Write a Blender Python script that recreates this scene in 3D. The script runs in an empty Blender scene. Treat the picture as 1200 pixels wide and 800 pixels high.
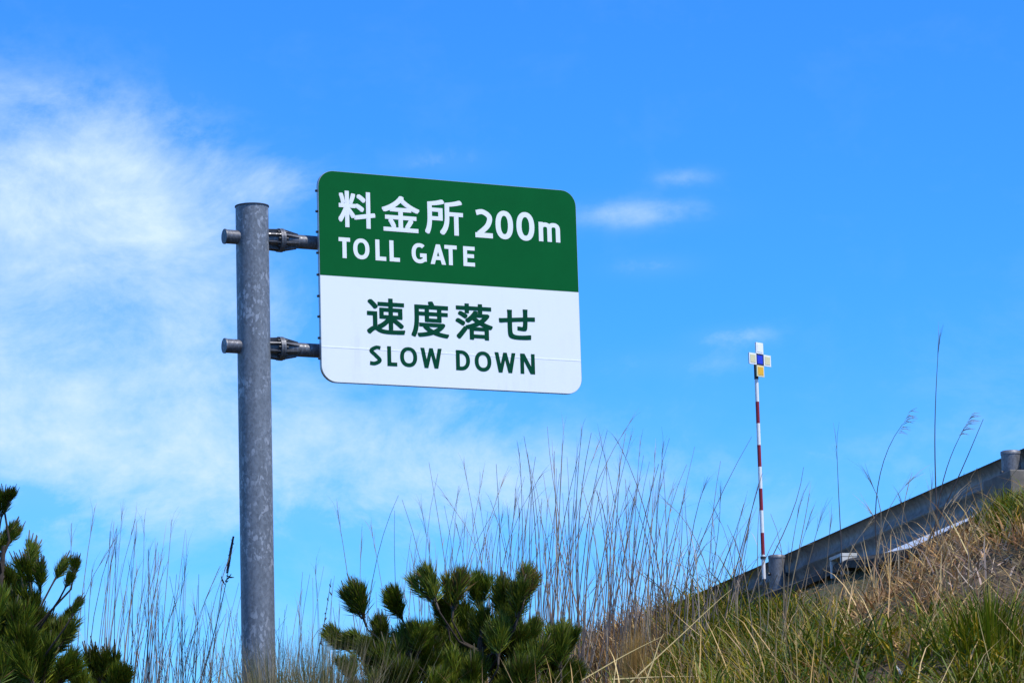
import bpy, bmesh, math, random
import numpy as np
from mathutils import Vector, Matrix

C = bpy.context.scene
COL = C.collection
R = math.radians
rnd = random.Random(11)
rng = np.random.default_rng(5)

# ---------------------------------------------------------------- camera
F_PX, PITCH, ROLL, EYE = 3500.0, R(10.0), R(-1.71), Vector((0, 0, 1.5))
_F = Vector((0, math.cos(PITCH), math.sin(PITCH)))
_U = Vector((0, -math.sin(PITCH), math.cos(PITCH)))
_R = Vector((1, 0, 0))
RX = _R * math.cos(ROLL) + _U * math.sin(ROLL)
UY = -_R * math.sin(ROLL) + _U * math.cos(ROLL)
cam = bpy.data.cameras.new('camera')
cam.sensor_width = 36.0
cam.lens = F_PX / 1200 * 36.0
cam.clip_start = 0.1
cam.clip_end = 8000
camo = bpy.data.objects.new('camera', cam)
COL.objects.link(camo)
M3 = Matrix((RX, UY, -_F)).transposed()
camo.matrix_world = Matrix.Translation(EYE) @ M3.to_4x4()
C.camera = camo


def ray(px, py):
    return (_F + RX * ((px - 600) / F_PX) - UY * ((py - 400) / F_PX))


def at(px, py, d):
    """world point seen at photo pixel (px, py) at forward distance d"""
    v = ray(px, py)
    return EYE + v * (d / v.y)


# ---------------------------------------------------------------- light
SUN_EL, SUN_AZ = R(56), R(125)        # azimuth clockwise from +Y (view direction)
C.view_settings.view_transform = 'Standard'
C.view_settings.look = 'None'
C.view_settings.exposure = 0.35
C.view_settings.gamma = 1.0
sun = bpy.data.lights.new('sun', 'SUN')
sun.energy = 3.6
sun.angle = R(0.5)
sun.color = (1.0, 0.95, 0.87)
suno = bpy.data.objects.new('sun', sun)
COL.objects.link(suno)
SD = Vector((math.sin(SUN_AZ) * math.cos(SUN_EL), math.cos(SUN_AZ) * math.cos(SUN_EL), math.sin(SUN_EL)))
suno.rotation_euler = SD.to_track_quat('Z', 'Y').to_euler()
suno.location = (20, -10, 40)

world = bpy.data.worlds.new('World')
C.world = world
world.use_nodes = True
NT = world.node_tree
NT.nodes.clear()


class NB:
    """tiny node-expression builder"""
    def __init__(s, nt): s.nt = nt

    def n(s, t, **k):
        o = s.nt.nodes.new(t)
        for a, b in k.items(): setattr(o, a, b)
        return o

    def put(s, sock, v):
        if isinstance(v, bpy.types.NodeSocket): s.nt.links.new(v, sock)
        else: sock.default_value = v

    def m(s, op, a, b=0.0, c=None, clamp=False):
        o = s.n('ShaderNodeMath', operation=op, use_clamp=clamp)
        s.put(o.inputs[0], a); s.put(o.inputs[1], b)
        if c is not None: s.put(o.inputs[2], c)
        return o.outputs[0]

    def mix(s, f, a, b, mode='MIX'):
        o = s.n('ShaderNodeMix', data_type='RGBA', blend_type=mode)
        s.put(o.inputs[0], f); s.put(o.inputs[6], a); s.put(o.inputs[7], b)
        return o.outputs[2]

    def noise(s, vec, scale, detail=4, rough=0.55, dist=0.0):
        o = s.n('ShaderNodeTexNoise')
        if vec is not None: s.nt.links.new(vec, o.inputs['Vector'])
        o.inputs['Scale'].default_value = scale
        o.inputs['Detail'].default_value = detail
        o.inputs['Roughness'].default_value = rough
        o.inputs['Distortion'].default_value = dist
        return o.outputs['Fac']

    def ramp(s, f, lo, hi, a=0.0, b=1.0, smooth=True):
        o = s.n('ShaderNodeMapRange', interpolation_type='SMOOTHSTEP' if smooth else 'LINEAR')
        s.put(o.inputs[0], f)
        o.inputs[1].default_value = lo; o.inputs[2].default_value = hi
        o.inputs[3].default_value = a; o.inputs[4].default_value = b
        return o.outputs[0]

    def mapping(s, vec, scale=(1, 1, 1), loc=(0, 0, 0)):
        o = s.n('ShaderNodeMapping')
        s.nt.links.new(vec, o.inputs['Vector'])
        o.inputs['Scale'].default_value = scale
        o.inputs['Location'].default_value = loc
        return o.outputs[0]


w = NB(NT)
sky = w.n('ShaderNodeTexSky', sky_type='NISHITA')
sky.sun_disc = False
sky.sun_elevation = SUN_EL
sky.sun_rotation = SUN_AZ
sky.altitude = 0
sky.air_density = 1.0
sky.dust_density = 0.3
sky.ozone_density = 4.0
tc = w.n('ShaderNodeTexCoord').outputs['Generated']
sep = w.n('ShaderNodeSeparateXYZ')
NT.links.new(tc, sep.inputs[0])
DX, DY, DZ = sep.outputs
az = w.m('ARCTAN2', DX, DY)                       # azimuth from the view direction
el = w.m('ARCSINE', DZ)
# deep, slightly over-saturated blue of the photograph
hs = w.n('ShaderNodeGamma')
NT.links.new(sky.outputs[0], hs.inputs[0])
hs.inputs[1].default_value = 1.0
SKY_TINT = (0.255, 0.925, 1.75, 1)
blue = w.mix(1.0, hs.outputs[0], SKY_TINT, 'MULTIPLY')
# clouds: fractal noise in direction space, banked up where the photograph has them
cmb = w.n('ShaderNodeCombineXYZ')
NT.links.new(az, cmb.inputs[0]); NT.links.new(w.m('MULTIPLY', el, 1.12), cmb.inputs[1])
cv = cmb.outputs[0]
n1 = w.noise(w.mapping(cv, (1, 1.25, 1), (2.31, 0.72, 0.2)), 17.0, 13, 0.66, 0.3)
n2 = w.noise(w.mapping(cv, (1, 1.2, 1), (3.7, 1.9, 0.4)), 46.0, 8, 0.65, 0.4)
nz = w.m('ADD', w.m('MULTIPLY', n1, 0.78), w.m('MULTIPLY', n2, 0.22))


def azel(px, py):
    v = ray(px, py).normalized()
    return math.atan2(v.x, v.y), math.asin(v.z)


BLOBS = [  # px, py, half width, half height (photo pixels), amount
    (50, 250, 180, 105, 1.0), (160, 230, 85, 85, 0.5), (40, 480, 260, 85, 0.85), (-160, 330, 230, 210, 0.8), (200, 375, 130, 50, 0.3),
    (240, 400, 130, 100, 0.30), (470, 560, 260, 70, 0.52), (150, 560, 240, 60, 0.40), (740, 250, 85, 18, 0.38),
    (860, 394, 50, 12, 0.36), (765, 312, 50, 13, 0.28), (330, 215, 70, 30, 0.30), (810, 425, 90, 18, 0.20), (520, 190, 60, 16, 0.22),
    (800, 208, 40, 12, 0.25), (540, 470, 60, 20, 0.22), (900, 560, 300, 60, 0.12), (1250, 500, 200, 160, 0.12),
]
mask = None
for px, py, hw, hh, am in BLOBS:
    a0, e0 = azel(px, py)
    da = w.m('MULTIPLY', w.m('SUBTRACT', az, a0), F_PX / hw)
    de = w.m('MULTIPLY', w.m('SUBTRACT', el, e0), F_PX / hh)
    q = w.m('ADD', w.m('MULTIPLY', da, da), w.m('MULTIPLY', de, de))
    g = w.m('MULTIPLY', w.m('POWER', 2.718, w.m('MULTIPLY', q, -1.0)), am)
    mask = g if mask is None else w.m('ADD', mask, g)
# the rest of the sky carries on with scattered soft cloud of the same kind
far = w.ramp(w.m('ABSOLUTE', w.m('ADD', az, 0.02)), 0.24, 0.46)
far2 = w.ramp(el, 0.34, 0.6)
rest = w.m('MULTIPLY', w.m('MAXIMUM', far, far2), w.ramp(w.noise(tc, 2.2, 3, 0.5), 0.45, 0.70, 0.0, 0.8))
mask = w.m('MAXIMUM', mask, rest)
# thin milky veil low over the horizon, all the way round
veil = w.m('MULTIPLY', w.ramp(el, 0.19, 0.03), 0.20)
mask = w.m('MINIMUM', mask, 1.05)
v_ = w.m('ADD', nz, w.m('MULTIPLY', mask, 0.215))
cl = w.m('ADD', w.m('MULTIPLY', w.ramp(v_, 0.52, 0.86, smooth=False), w.ramp(mask, 0.0, 0.40, 0.06, 0.80)), w.m('MULTIPLY', mask, 0.17))
cl = w.m('ADD', cl, w.m('MULTIPLY', veil, w.ramp(nz, 0.35, 0.65, 0.4, 1.5)), clamp=True)
CLOUD = (5.6, 7.1, 9.0, 1)
skyc = w.mix(cl, blue, CLOUD)
bg = w.n('ShaderNodeBackground')
NT.links.new(skyc, bg.inputs[0])
bg.inputs[1].default_value = 0.1
wo = w.n('ShaderNodeOutputWorld')
NT.links.new(bg.outputs[0], wo.inputs[0])


# ---------------------------------------------------------------- helpers
def link(o, parent=None):
    COL.objects.link(o)
    if parent is not None: o.parent = parent
    return o


def tag(o, label=None, cat=None, group=None, kind=None):
    if label: o['label'] = label
    if cat: o['category'] = cat
    if group: o['group'] = group
    if kind: o['kind'] = kind
    return o


def thing(name, label, cat, loc=(0, 0, 0), group=None):
    o = bpy.data.objects.new(name, None)
    o.empty_display_size = 0.1
    o.location = loc
    link(o)
    return tag(o, label, cat, group)


def world_parent(o, p):
    """parent an object whose mesh is in world coordinates (things are unrotated Empties)"""
    o.parent = p
    if p.type == 'EMPTY': o.matrix_parent_inverse = Matrix.Translation(-Vector(p.location))


class MB:
    """collects shapes in world coordinates and links them as ONE mesh object"""
    def __init__(s): s.v = []; s.f = []; s.sm = []

    def add(s, vs, fs, smooth=False):
        b = len(s.v)
        s.v += [tuple(x) for x in vs]
        s.f += [tuple(i + b for i in f) for f in fs]
        s.sm += [smooth] * len(fs)
        return s

    def box(s, c, ax, ay, az, bev=0.0):
        """box centred at c with half-extent vectors"""
        c = Vector(c)
        if bev <= 0:
            vs = [c + ax * i + ay * j + az * k for k in (-1, 1) for j in (-1, 1) for i in (-1, 1)]
            fs = [(0, 2, 3, 1), (4, 5, 7, 6), (0, 1, 5, 4), (2, 6, 7, 3), (0, 4, 6, 2), (1, 3, 7, 5)]
            return s.add(vs, fs)
        bm = bmesh.new()
        bmesh.ops.create_cube(bm, size=2)
        lx, ly, lz = ax.length, ay.length, az.length
        for v in bm.verts: v.co = Vector((v.co.x * lx, v.co.y * ly, v.co.z * lz))
        bmesh.ops.bevel(bm, geom=bm.edges[:], offset=bev, segments=2, affect='EDGES', profile=0.5)
        nx, ny, nz_ = ax.normalized(), ay.normalized(), az.normalized()
        bm.verts.index_update()
        vs = [c + nx * v.co.x + ny * v.co.y + nz_ * v.co.z for v in bm.verts]
        fs = [tuple(v.index for v in f.verts) for f in bm.faces]
        bm.free()
        return s.add(vs, fs)

    def tube(s, pts, rad, n=12, cap=True, smooth=True):
        pts = [Vector(p) for p in pts]
        if not isinstance(rad, (list, tuple)): rad = [rad] * len(pts)
        vs, fs = [], []
        ref = None
        for i, p in enumerate(pts):
            t = (pts[min(i + 1, len(pts) - 1)] - pts[max(i - 1, 0)]).normalized()
            if ref is None:
                ref = Vector((1, 0, 0)) if abs(t.x) < 0.8 else Vector((0, 1, 0))
            a = (ref - t * ref.dot(t)).normalized(); ref = a
            b = t.cross(a)
            for k in range(n):
                th = 2 * math.pi * k / n
                vs.append(p + (a * math.cos(th) + b * math.sin(th)) * rad[i])
        for i in range(len(pts) - 1):
            for k in range(n):
                k2 = (k + 1) % n
                fs.append((i * n + k, i * n + k2, (i + 1) * n + k2, (i + 1) * n + k))
        s.add(vs, fs, smooth)
        if cap:
            s.add(vs[:n], [tuple(reversed(range(n)))])
            s.add(vs[-n:], [tuple(range(n))])
        return s

    def prism(s, poly, depth):
        """extrude polygon (list of Vectors) by vector depth"""
        n = len(poly)
        vs = [Vector(p) for p in poly] + [Vector(p) + depth for p in poly]
        fs = [tuple(range(n))[::-1], tuple(range(n, 2 * n))]
        fs += [(i, (i + 1) % n, n + (i + 1) % n, n + i) for i in range(n)]
        return s.add(vs, fs)

    def build(s, name, mat, parent=None, normals=True):
        me = bpy.data.meshes.new(name)
        me.from_pydata(s.v, [], s.f)
        me.polygons.foreach_set('use_smooth', s.sm)
        if normals:
            bm = bmesh.new(); bm.from_mesh(me)
            bmesh.ops.recalc_face_normals(bm, faces=bm.faces[:])
            bm.to_mesh(me); bm.free()
        me.materials.append(mat)
        o = bpy.data.objects.new(name, me)
        COL.objects.link(o)
        if parent is not None: world_parent(o, parent)
        return o


# ---------------------------------------------------------------- materials
def new_mat(name):
    m = bpy.data.materials.new(name)
    m.use_nodes = True
    nt = m.node_tree
    b = nt.nodes['Principled BSDF']
    return m, NB(nt), b


def simple(name, col, rough=0.6, var=0.12, scale=30, metal=0.0, spec=0.5):
    m, n, b = new_mat(name)
    pos = n.n('ShaderNodeTexCoord').outputs['Object']
    f = n.noise(pos, scale, 5, 0.6)
    lo = tuple(c * (1 - var) for c in col) + (1,)
    hi = tuple(min(1, c * (1 + var)) for c in col) + (1,)
    n.put(b.inputs['Base Color'], n.mix(n.ramp(f, 0.3, 0.7), lo, hi))
    b.inputs['Roughness'].default_value = rough
    b.inputs['Metallic'].default_value = metal
    b.inputs['Specular IOR Level'].default_value = spec
    return m


def galv(name, base=(0.150, 0.170, 0.196), flake=(0.46, 0.48, 0.52), metal=0.15, rough=0.5, fs=1.0):
    m, n, b = new_mat(name)
    pos = n.n('ShaderNodeTexCoord').outputs['Object']
    a = n.noise(n.mapping(pos, (1, 1, 0.55)), 26 * fs, 4, 0.6, 0.8)
    big = n.noise(pos, 3.0 * fs, 3, 0.5)
    v = n.n('ShaderNodeTexVoronoi'); v.inputs['Scale'].default_value = 48 * fs
    n.nt.links.new(n.mapping(pos, (1, 1, 0.5)), v.inputs['Vector'])
    fl = n.m('MULTIPLY', n.ramp(a, 0.49, 0.56), n.ramp(v.outputs['Distance'], 0.62, 0.46))
    fl = n.m('MULTIPLY', fl, n.ramp(big, 0.38, 0.58, 0.15, 1.0), clamp=True)
    vc = n.n('ShaderNodeTexVoronoi'); vc.inputs['Scale'].default_value = 75 * fs
    n.nt.links.new(n.mapping(pos, (1, 1, 0.7)), vc.inputs['Vector'])
    cellv = n.n('ShaderNodeSeparateColor'); n.nt.links.new(vc.outputs['Color'], cellv.inputs[0])
    run = n.noise(n.mapping(pos, (1, 1, 0.05)), 30 * fs, 3, 0.5)
    sp_ = n.m('ADD', n.m('MULTIPLY', cellv.outputs[0], 0.35), n.m('MULTIPLY', run, 0.65))
    base2 = n.mix(n.ramp(n.m('ADD', n.m('MULTIPLY', sp_, 0.7), n.m('MULTIPLY', n.noise(pos, 90 * fs, 3, 0.6), 0.3)), 0.3, 0.7), tuple(c * 0.78 for c in base) + (1,), tuple(c * 1.25 for c in base) + (1,))
    n.put(b.inputs['Base Color'], n.mix(n.m('MULTIPLY', fl, 0.55), base2, flake + (1,)))
    n.put(b.inputs['Roughness'], n.ramp(fl, 0, 1, rough, rough - 0.14))
    b.inputs['Metallic'].default_value = metal
    bp = n.n('ShaderNodeBump'); bp.inputs['Strength'].default_value = 0.12; bp.inputs['Distance'].default_value = 0.004
    n.put(bp.inputs['Height'], a); n.put(b.inputs['Normal'], bp.outputs[0])
    return m


def vcol_mat(name, rough=0.6, trans=0.25, spec=0.25):
    """plant matter: colour comes from a per-blade attribute, thin blades let some light through"""
    m, n, b = new_mat(name)
    at_ = n.n('ShaderNodeAttribute', attribute_name='tone')
    b.inputs['Roughness'].default_value = rough
    b.inputs['Specular IOR Level'].default_value = spec
    n.put(b.inputs['Base Color'], at_.outputs['Color'])
    tr = n.n('ShaderNodeBsdfTranslucent')
    n.put(tr.inputs[0], at_.outputs['Color'])
    mx = n.n('ShaderNodeMixShader'); mx.inputs[0].default_value = trans
    n.nt.links.new(b.outputs[0], mx.inputs[1]); n.nt.links.new(tr.outputs[0], mx.inputs[2])
    out = n.nt.nodes['Material Output']
    n.nt.links.new(mx.outputs[0], out.inputs[0])
    return m


M = {}
M['galv'] = galv('galvanised_steel')
M['galv_arm'] = galv('galvanised_arm', (0.10, 0.104, 0.12), (0.26, 0.27, 0.30), 0.3, 0.5, 1.6)
M['rail'] = galv('weathered_rail', (0.22, 0.212, 0.20), (0.33, 0.315, 0.295), 0.1, 0.55, 0.5)
M['post'] = galv('weathered_post', (0.17, 0.175, 0.19), (0.30, 0.31, 0.33), 0.4, 0.55, 1.2)
M['white'], n, b = new_mat('white_sheeting')
pos = n.n('ShaderNodeTexCoord').outputs['Object']
st_ = n.noise(n.mapping(pos, (1, 1, 0.12)), 14, 5, 0.6)
gm_ = n.noise(pos, 5, 5, 0.65)
dirt = n.m('MULTIPLY', n.ramp(st_, 0.45, 0.75), n.ramp(gm_, 0.40, 0.70))
n.put(b.inputs['Base Color'], n.mix(dirt, (0.81, 0.85, 0.85, 1), (0.75, 0.785, 0.78, 1)))
b.inputs['Roughness'].default_value = 0.55
b.inputs['Specular IOR Level'].default_value = 0.2
M['green'] = simple('green_sheeting', (0.001, 0.105, 0.024), 0.55, 0.04, 5, 0, 0.06)
M['letter_white'] = simple('white_lettering', (0.82, 0.85, 0.86), 0.45, 0.01, 5)
M['letter_green'] = simple('green_lettering', (0.001, 0.060, 0.028), 0.55, 0.03, 5, 0, 0.06)
M['seam'] = simple('sheet_joint', (0.9, 0.92, 0.93), 0.4, 0.01, 5)
M['alu'] = simple('aluminium', (0.42, 0.44, 0.46), 0.4, 0.06, 20, 0.6)
M['dark_metal'] = simple('dark_bolt_steel', (0.05, 0.052, 0.058), 0.5, 0.1, 40, 0.4)
M['pw'] = simple('white_pole_paint', (0.80, 0.80, 0.80), 0.35, 0.03, 30)
M['pr'] = simple('red_pole_paint', (0.25, 0.008, 0.016), 0.4, 0.06, 30)
M['black'] = simple('black_clamp', (0.012, 0.012, 0.014), 0.5, 0.1, 30)
M['cream'] = simple('cream_reflector', (0.64, 0.60, 0.34), 0.4, 0.03, 30)
M['plate_white'] = simple('white_plate', (0.80, 0.81, 0.80), 0.4, 0.02, 30)
M['blue'] = simple('blue_reflector', (0.003, 0.03, 0.55), 0.35, 0.05, 30)
M['navy'] = simple('navy_plate', (0.008, 0.012, 0.07), 0.45, 0.05, 30)
M['yellow'] = simple('yellow_reflector', (0.78, 0.42, 0.004), 0.4, 0.04, 30)
M['pale_yellow'] = simple('pale_yellow_plate', (0.75, 0.66, 0.36), 0.4, 0.03, 30)
M['concrete'] = simple('concrete', (0.16, 0.15, 0.135), 0.85, 0.22, 14)
M['pale_concrete'] = simple('pale_concrete', (0.55, 0.56, 0.55), 0.8, 0.12, 14)
M['gap_slope'] = simple('added_slope_white', (0.82, 0.83, 0.84), 0.7, 0.04, 2)
M['asphalt'] = simple('asphalt', (0.05, 0.05, 0.052), 0.9, 0.3, 40)
M['kerb'] = simple('old_asphalt_kerb', (0.05, 0.046, 0.042), 0.9, 0.35, 22)
M['bark'] = simple('pine_bark', (0.05, 0.037, 0.027), 0.9, 0.35, 40)
M['dead_twig'] = simple('dead_twig', (0.22, 0.19, 0.16), 0.85, 0.2, 40)
M['blade'] = vcol_mat('grass_blades', 0.55, 0.25)
M['needle'] = vcol_mat('pine_needles', 0.5, 0.12, 0.3)
M['stalk'] = vcol_mat('dry_stalks', 0.6, 0.10, 0.3)

# ---------------------------------------------------------------- terrain
P1 = at(910, 650, 25.8)            # cap of the farther guardrail post
P2 = at(1184, 528, 22.1)           # cap of the nearer one
E2 = Vector((P2.x - P1.x, P2.y - P1.y, 0)); SP = E2.length; E2.normalize()
N2 = Vector((-abs(E2.y), -abs(E2.x), 0)).normalized()
N2 = Vector((E2.y, -E2.x, 0)); N2 = N2 if N2.x < 0 else -N2
GR = (P2.z - P1.z) / SP
UV = Vector((E2.x, E2.y, GR))      # along the rail, climbing


def railtop(u): return P1.z + GR * np.clip(u, -30, 7)


def us(x, y):
    rx, ry = x - P1.x, y - P1.y
    return rx * E2.x + ry * E2.y, rx * N2.x + ry * N2.y


def sstep(a, b, v):
    t = np.clip((v - a) / (b - a), 0, 1)
    return t * t * (3 - 2 * t)


def bumps(x, y):
    return (0.09 * np.sin(1.7 * x + 0.6 * y + 1.1) * np.sin(1.3 * y - 0.5 * x + 0.4)
            + 0.05 * np.sin(4.1 * x - 1.9 * y) * np.sin(3.3 * y + 1.2 * x + 2.0)
            + 0.03 * np.sin(8.7 * x + 3.1 * y + 0.7) * np.sin(7.3 * y - 2.2 * x))


def height(x, y):
    x = np.asarray(x, float); y = np.asarray(y, float)
    u, s = us(x, y)
    top = railtop(u)
    sp = np.maximum(s, 0)
    drop = 0.55 * np.minimum(sp, 3.2) + 0.20 * np.maximum(sp - 3.2, 0)
    bank = top - (0.36 + 0.25 * np.exp(-((u - 2.95) / 0.80) ** 2) - 0.26 * sstep(0.9, 2.6, -u)) - drop + bumps(x, y) * sstep(0.0, 1.2, s)
    road = top - 0.85
    z = road + (bank - road) * sstep(-0.55, -0.10, s)
    # the far side of the carriageway falls away again
    z = z * (1 - sstep(8.0, 18.0, -s))
    z = z * sstep(7.0, 16.0, y) * sstep(-26, -9, x) * (1 - sstep(70, 110, y))
    return np.maximum(z, 0.0)


def hz(x, y): return float(height(x, y))


def axis(segs):
    out = []
    for a, b, st in segs:
        n = max(1, int(round((b - a) / st)))
        out += [a + (b - a) * i / n for i in range(n)]
    out.append(segs[-1][1])
    return np.array(out)


gx = axis([(-3000, -200, 400), (-200, -40, 20), (-40, -8, 2), (-8, 10, 0.16), (10, 40, 2), (40, 200, 20), (200, 3000, 400)])
gy = axis([(-3000, -200, 400), (-200, -10, 19), (-10, 6, 2), (6, 12, 0.4), (12, 36, 0.16), (36, 120, 2), (120, 400, 28), (400, 4000, 400)])
GX, GY = np.meshgrid(gx, gy)
GZ = height(GX, GY)
co = np.stack([GX, GY, GZ], -1).reshape(-1, 3)
nx_, ny_ = len(gx), len(gy)
i0 = (np.arange(ny_ - 1)[:, None] * nx_ + np.arange(nx_ - 1)[None]).ravel()
quads = np.stack([i0, i0 + 1, i0 + nx_ + 1, i0 + nx_], 1)


def np_mesh(name, co, faces, mat, tone=None, smooth=False):
    me = bpy.data.meshes.new(name)
    nf, k = faces.shape
    me.vertices.add(len(co)); me.vertices.foreach_set('co', np.ascontiguousarray(co, np.float32).ravel())
    me.loops.add(nf * k); me.loops.foreach_set('vertex_index', np.ascontiguousarray(faces, np.int32).ravel())
    me.polygons.add(nf)
    me.polygons.foreach_set('loop_start', np.arange(0, nf * k, k, dtype=np.int32))
    me.polygons.foreach_set('loop_total', np.full(nf, k, np.int32))
    if smooth: me.polygons.foreach_set('use_smooth', np.ones(nf, bool))
    me.update(calc_edges=True)
    if tone is not None:
        a = me.attributes.new('tone', 'FLOAT_COLOR', 'POINT')
        a.data.foreach_set('color', np.concatenate([tone, np.ones((len(tone), 1))], 1).astype(np.float32).ravel())
    me.materials.append(mat)
    o = bpy.data.objects.new(name, me)
    COL.objects.link(o)
    return o


mg, n, b = new_mat('bank_soil')
pos = n.n('ShaderNodeTexCoord').outputs['Object']
f0 = n.noise(pos, 0.22, 4, 0.6); f1 = n.noise(pos, 1.3, 5, 0.6); f2 = n.noise(pos, 22, 6, 0.7)
c1 = n.mix(n.ramp(f1, 0.35, 0.65), (0.075, 0.072, 0.024, 1), (0.16, 0.100, 0.048, 1))
c1 = n.mix(n.ramp(f0, 0.42, 0.56, 0.0, 0.75), c1, (0.060, 0.078, 0.020, 1))
n.put(b.inputs['Base Color'], n.mix(n.ramp(f2, 0.35, 0.7), c1, (0.055, 0.042, 0.026, 1)))
b.inputs['Roughness'].default_value = 0.95
bp = n.n('ShaderNodeBump'); bp.inputs['Strength'].default_value = 0.8; bp.inputs['Distance'].default_value = 0.03
n.put(bp.inputs['Height'], f2); n.put(b.inputs['Normal'], bp.outputs[0])
tag(np_mesh('ground', co, quads, mg, smooth=True), kind='structure')


def strip_uv(name, s0, s1, u0, u1, dz, mat, step=2.0):
    us_ = np.linspace(u0, u1, int((u1 - u0) / step) + 1)
    vs, fs = [], []
    for u in us_:
        for s in (s0, s1):
            p = Vector((P1.x, P1.y, 0)) + E2 * u + N2 * s
            vs.append((p.x, p.y, float(railtop(u)) - 0.85 + dz))
    for i in range(len(us_) - 1):
        fs.append((2 * i, 2 * i + 1, 2 * i + 3, 2 * i + 2))
    return MB().add(vs, fs).build(name, mat)


tag(strip_uv('upper_road', -0.75, -6.6, -30, 8, 0.006, M['asphalt']), kind='structure')
tag(strip_uv('road_edge_line', -1.15, -1.30, -30, 8, 0.011, M['pale_concrete']), kind='structure')
lr = MB(); lr.add([(-90, -4, .01), (90, -4, .01), (90, 4, .01), (-90, 4, .01)], [(0, 1, 2, 3)])
tag(lr.build('lower_road', M['asphalt']), kind='structure')

SZ = Vector((0, 0, 1))
# added slope past the upper road, angled at the sun to brighten the gap
wl = thing('added_slope', 'pale slope added beyond the road, tilted into the sun to whiten the gap under the steel guardrail', 'added slope')
for k in range(-15, 4):
    u0 = k * 2.0; u1 = u0 + 1.985
    vs = []
    for u, s_, h in ((u0, -5.7, -0.02), (u1, -5.7, -0.02), (u1, -9.6, 4.4), (u0, -9.6, 4.4)):
        p = Vector((P1.x, P1.y, 0)) + E2 * u + N2 * s_
        vs.append(Vector((p.x, p.y, float(railtop(u)) - 0.85 + h)))
    MB().prism(vs, -N2 * 0.2 - SZ * 0.15).build('slope_panel', M['gap_slope'], wl)

# ---------------------------------------------------------------- the road sign
SA = R(26.89)
SU = Vector((math.cos(SA), math.sin(SA), 0))           # along the sign, left to right
SN = Vector((math.sin(SA), -math.cos(SA), 0))          # out of its face
SZ = Vector((0, 0, 1))
SO = Vector((-1.299, 20.0, 3.289 + 1.5))               # lower left corner of the face
SW, SH = 2.002, 1.476


def on_sign(px, py, off=0.0):
    """sign-plane (u, v) of a photo pixel"""
    v = ray(px, py)
    o = SO + SN * off
    t = (o - EYE).dot(SN) / v.dot(SN)
    p = EYE + v * t - o
    return p.dot(SU), p.z


BACK = -0.135                                           # arm axis lies behind the face
pu, pv = on_sign(295.5, 262, BACK)
PB = SO + SN * BACK + SU * pu
PB = Vector((PB.x, PB.y, 0))
zt_ = PB.z + (SO.z + on_sign(295.3, 243, BACK)[1])
PR = 0.1125
gz0 = hz(PB.x, PB.y)
sign = thing('road_sign', 'green and white toll gate road sign on a thick galvanised steel pole', 'road sign', (PB.x, PB.y, gz0))
pm = MB().tube([PB + SZ * z for z in np.linspace(gz0 - 0.4, zt_, 14)], PR, 48)
pole = pm.build('pole', M['galv'], sign)
cp = MB().tube([PB + SZ * (zt_ + 0.0005), PB + SZ * (zt_ + 0.008)], PR + 0.005, 48)
cp.build('pole_cap', M['dark_metal'], sign)

for (py_s, py_p, py_e) in ((278.5, 281, 285), (404.5, 407, 411)):
    zc = SO.z + on_sign(374, py_e, BACK)[1]
    A0 = PB + SZ * zc
    ar = 0.048
    us0 = on_sign(264.5, py_s, BACK)[0] - pu
    arm = MB().tube([A0 + SU * us0, A0 + SU * (us0 + .01), A0 + SU * 2.2], [ar - .004, ar, ar], 28).build('arm', M['galv_arm'], sign)
    # plate that closes the stub on the near side of the pole
    MB().tube([A0 + SU * (us0 - 0.012), A0 + SU * (us0 - 0.001)], ar + 0.004, 28).build('end_plate', M['galv_arm'], arm)
    xr = on_sign(328, py_p, BACK)[0] - pu
    xe = on_sign(348, py_p, BACK)[0] - pu
    # pair of bolted ring flanges
    for k, dx in enumerate((-0.009, 0.009)):
        vs, fs = [], []
        nn = 32
        for (rr, xx) in ((ar + .001, -0.008), (0.082, -0.008), (0.082, 0.008), (ar + .001, 0.008)):
            for q in range(nn):
                th = 2 * math.pi * q / nn
                vs.append(A0 + SU * (xr + dx + xx) + (SN * math.cos(th) + SZ * math.sin(th)) * rr)
        for j in range(4):
            for q in range(nn):
                fs.append((j * nn + q, j * nn + (q + 1) % nn, ((j + 1) % 4) * nn + (q + 1) % nn, ((j + 1) % 4) * nn + q))
        MB().add(vs, fs).build('flange_ring', M['galv_arm'], arm)
    for q in range(8):
        th = 2 * math.pi * (q + 0.5) / 8
        rd = SN * math.cos(th) + SZ * math.sin(th)
        tt = SU.cross(rd) * 0.004
        x0 = PR * 0.80
        a = [A0 + SU * x0 + rd * ar, A0 + SU * (xr - 0.019) + rd * ar, A0 + SU * (xr - 0.019) + rd * 0.078, A0 + SU * x0 + rd * 0.072]
        MB().prism([p - tt for p in a], tt * 2).build('rib', M['galv_arm'], arm)
        a = [A0 + SU * (xr + 0.019) + rd * ar, A0 + SU * xe + rd * ar, A0 + SU * xe + rd * (ar + .006), A0 + SU * (xr + 0.019) + rd * 0.078]
        MB().prism([p - tt for p in a], tt * 2).build('rib', M['galv_arm'], arm)
        th2 = th + math.pi / 8
        rd = SN * math.cos(th2) + SZ * math.sin(th2)
        c0 = A0 + SU * xr + rd * 0.067
        MB().tube([c0 - SU * 0.034, c0 + SU * 0.034], 0.010, 6).build('bolt', M['dark_metal'], arm)


def rrect(u0, v0, u1, v1, rbl, rbr, rtr, rtl, n=10):
    pts = []
    for (cx, cy, r, a0) in ((u1 - rbr, v0 + rbr, rbr, -90), (u1 - rtr, v1 - rtr, rtr, 0), (u0 + rtl, v1 - rtl, rtl, 90), (u0 + rbl, v0 + rbl, rbl, 180)):
        if r <= 0: pts.append((cx, cy)); continue
        for k in range(n + 1):
            a = R(a0 + 90 * k / n)
            pts.append((cx + r * math.cos(a), cy + r * math.sin(a)))
    return pts


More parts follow.
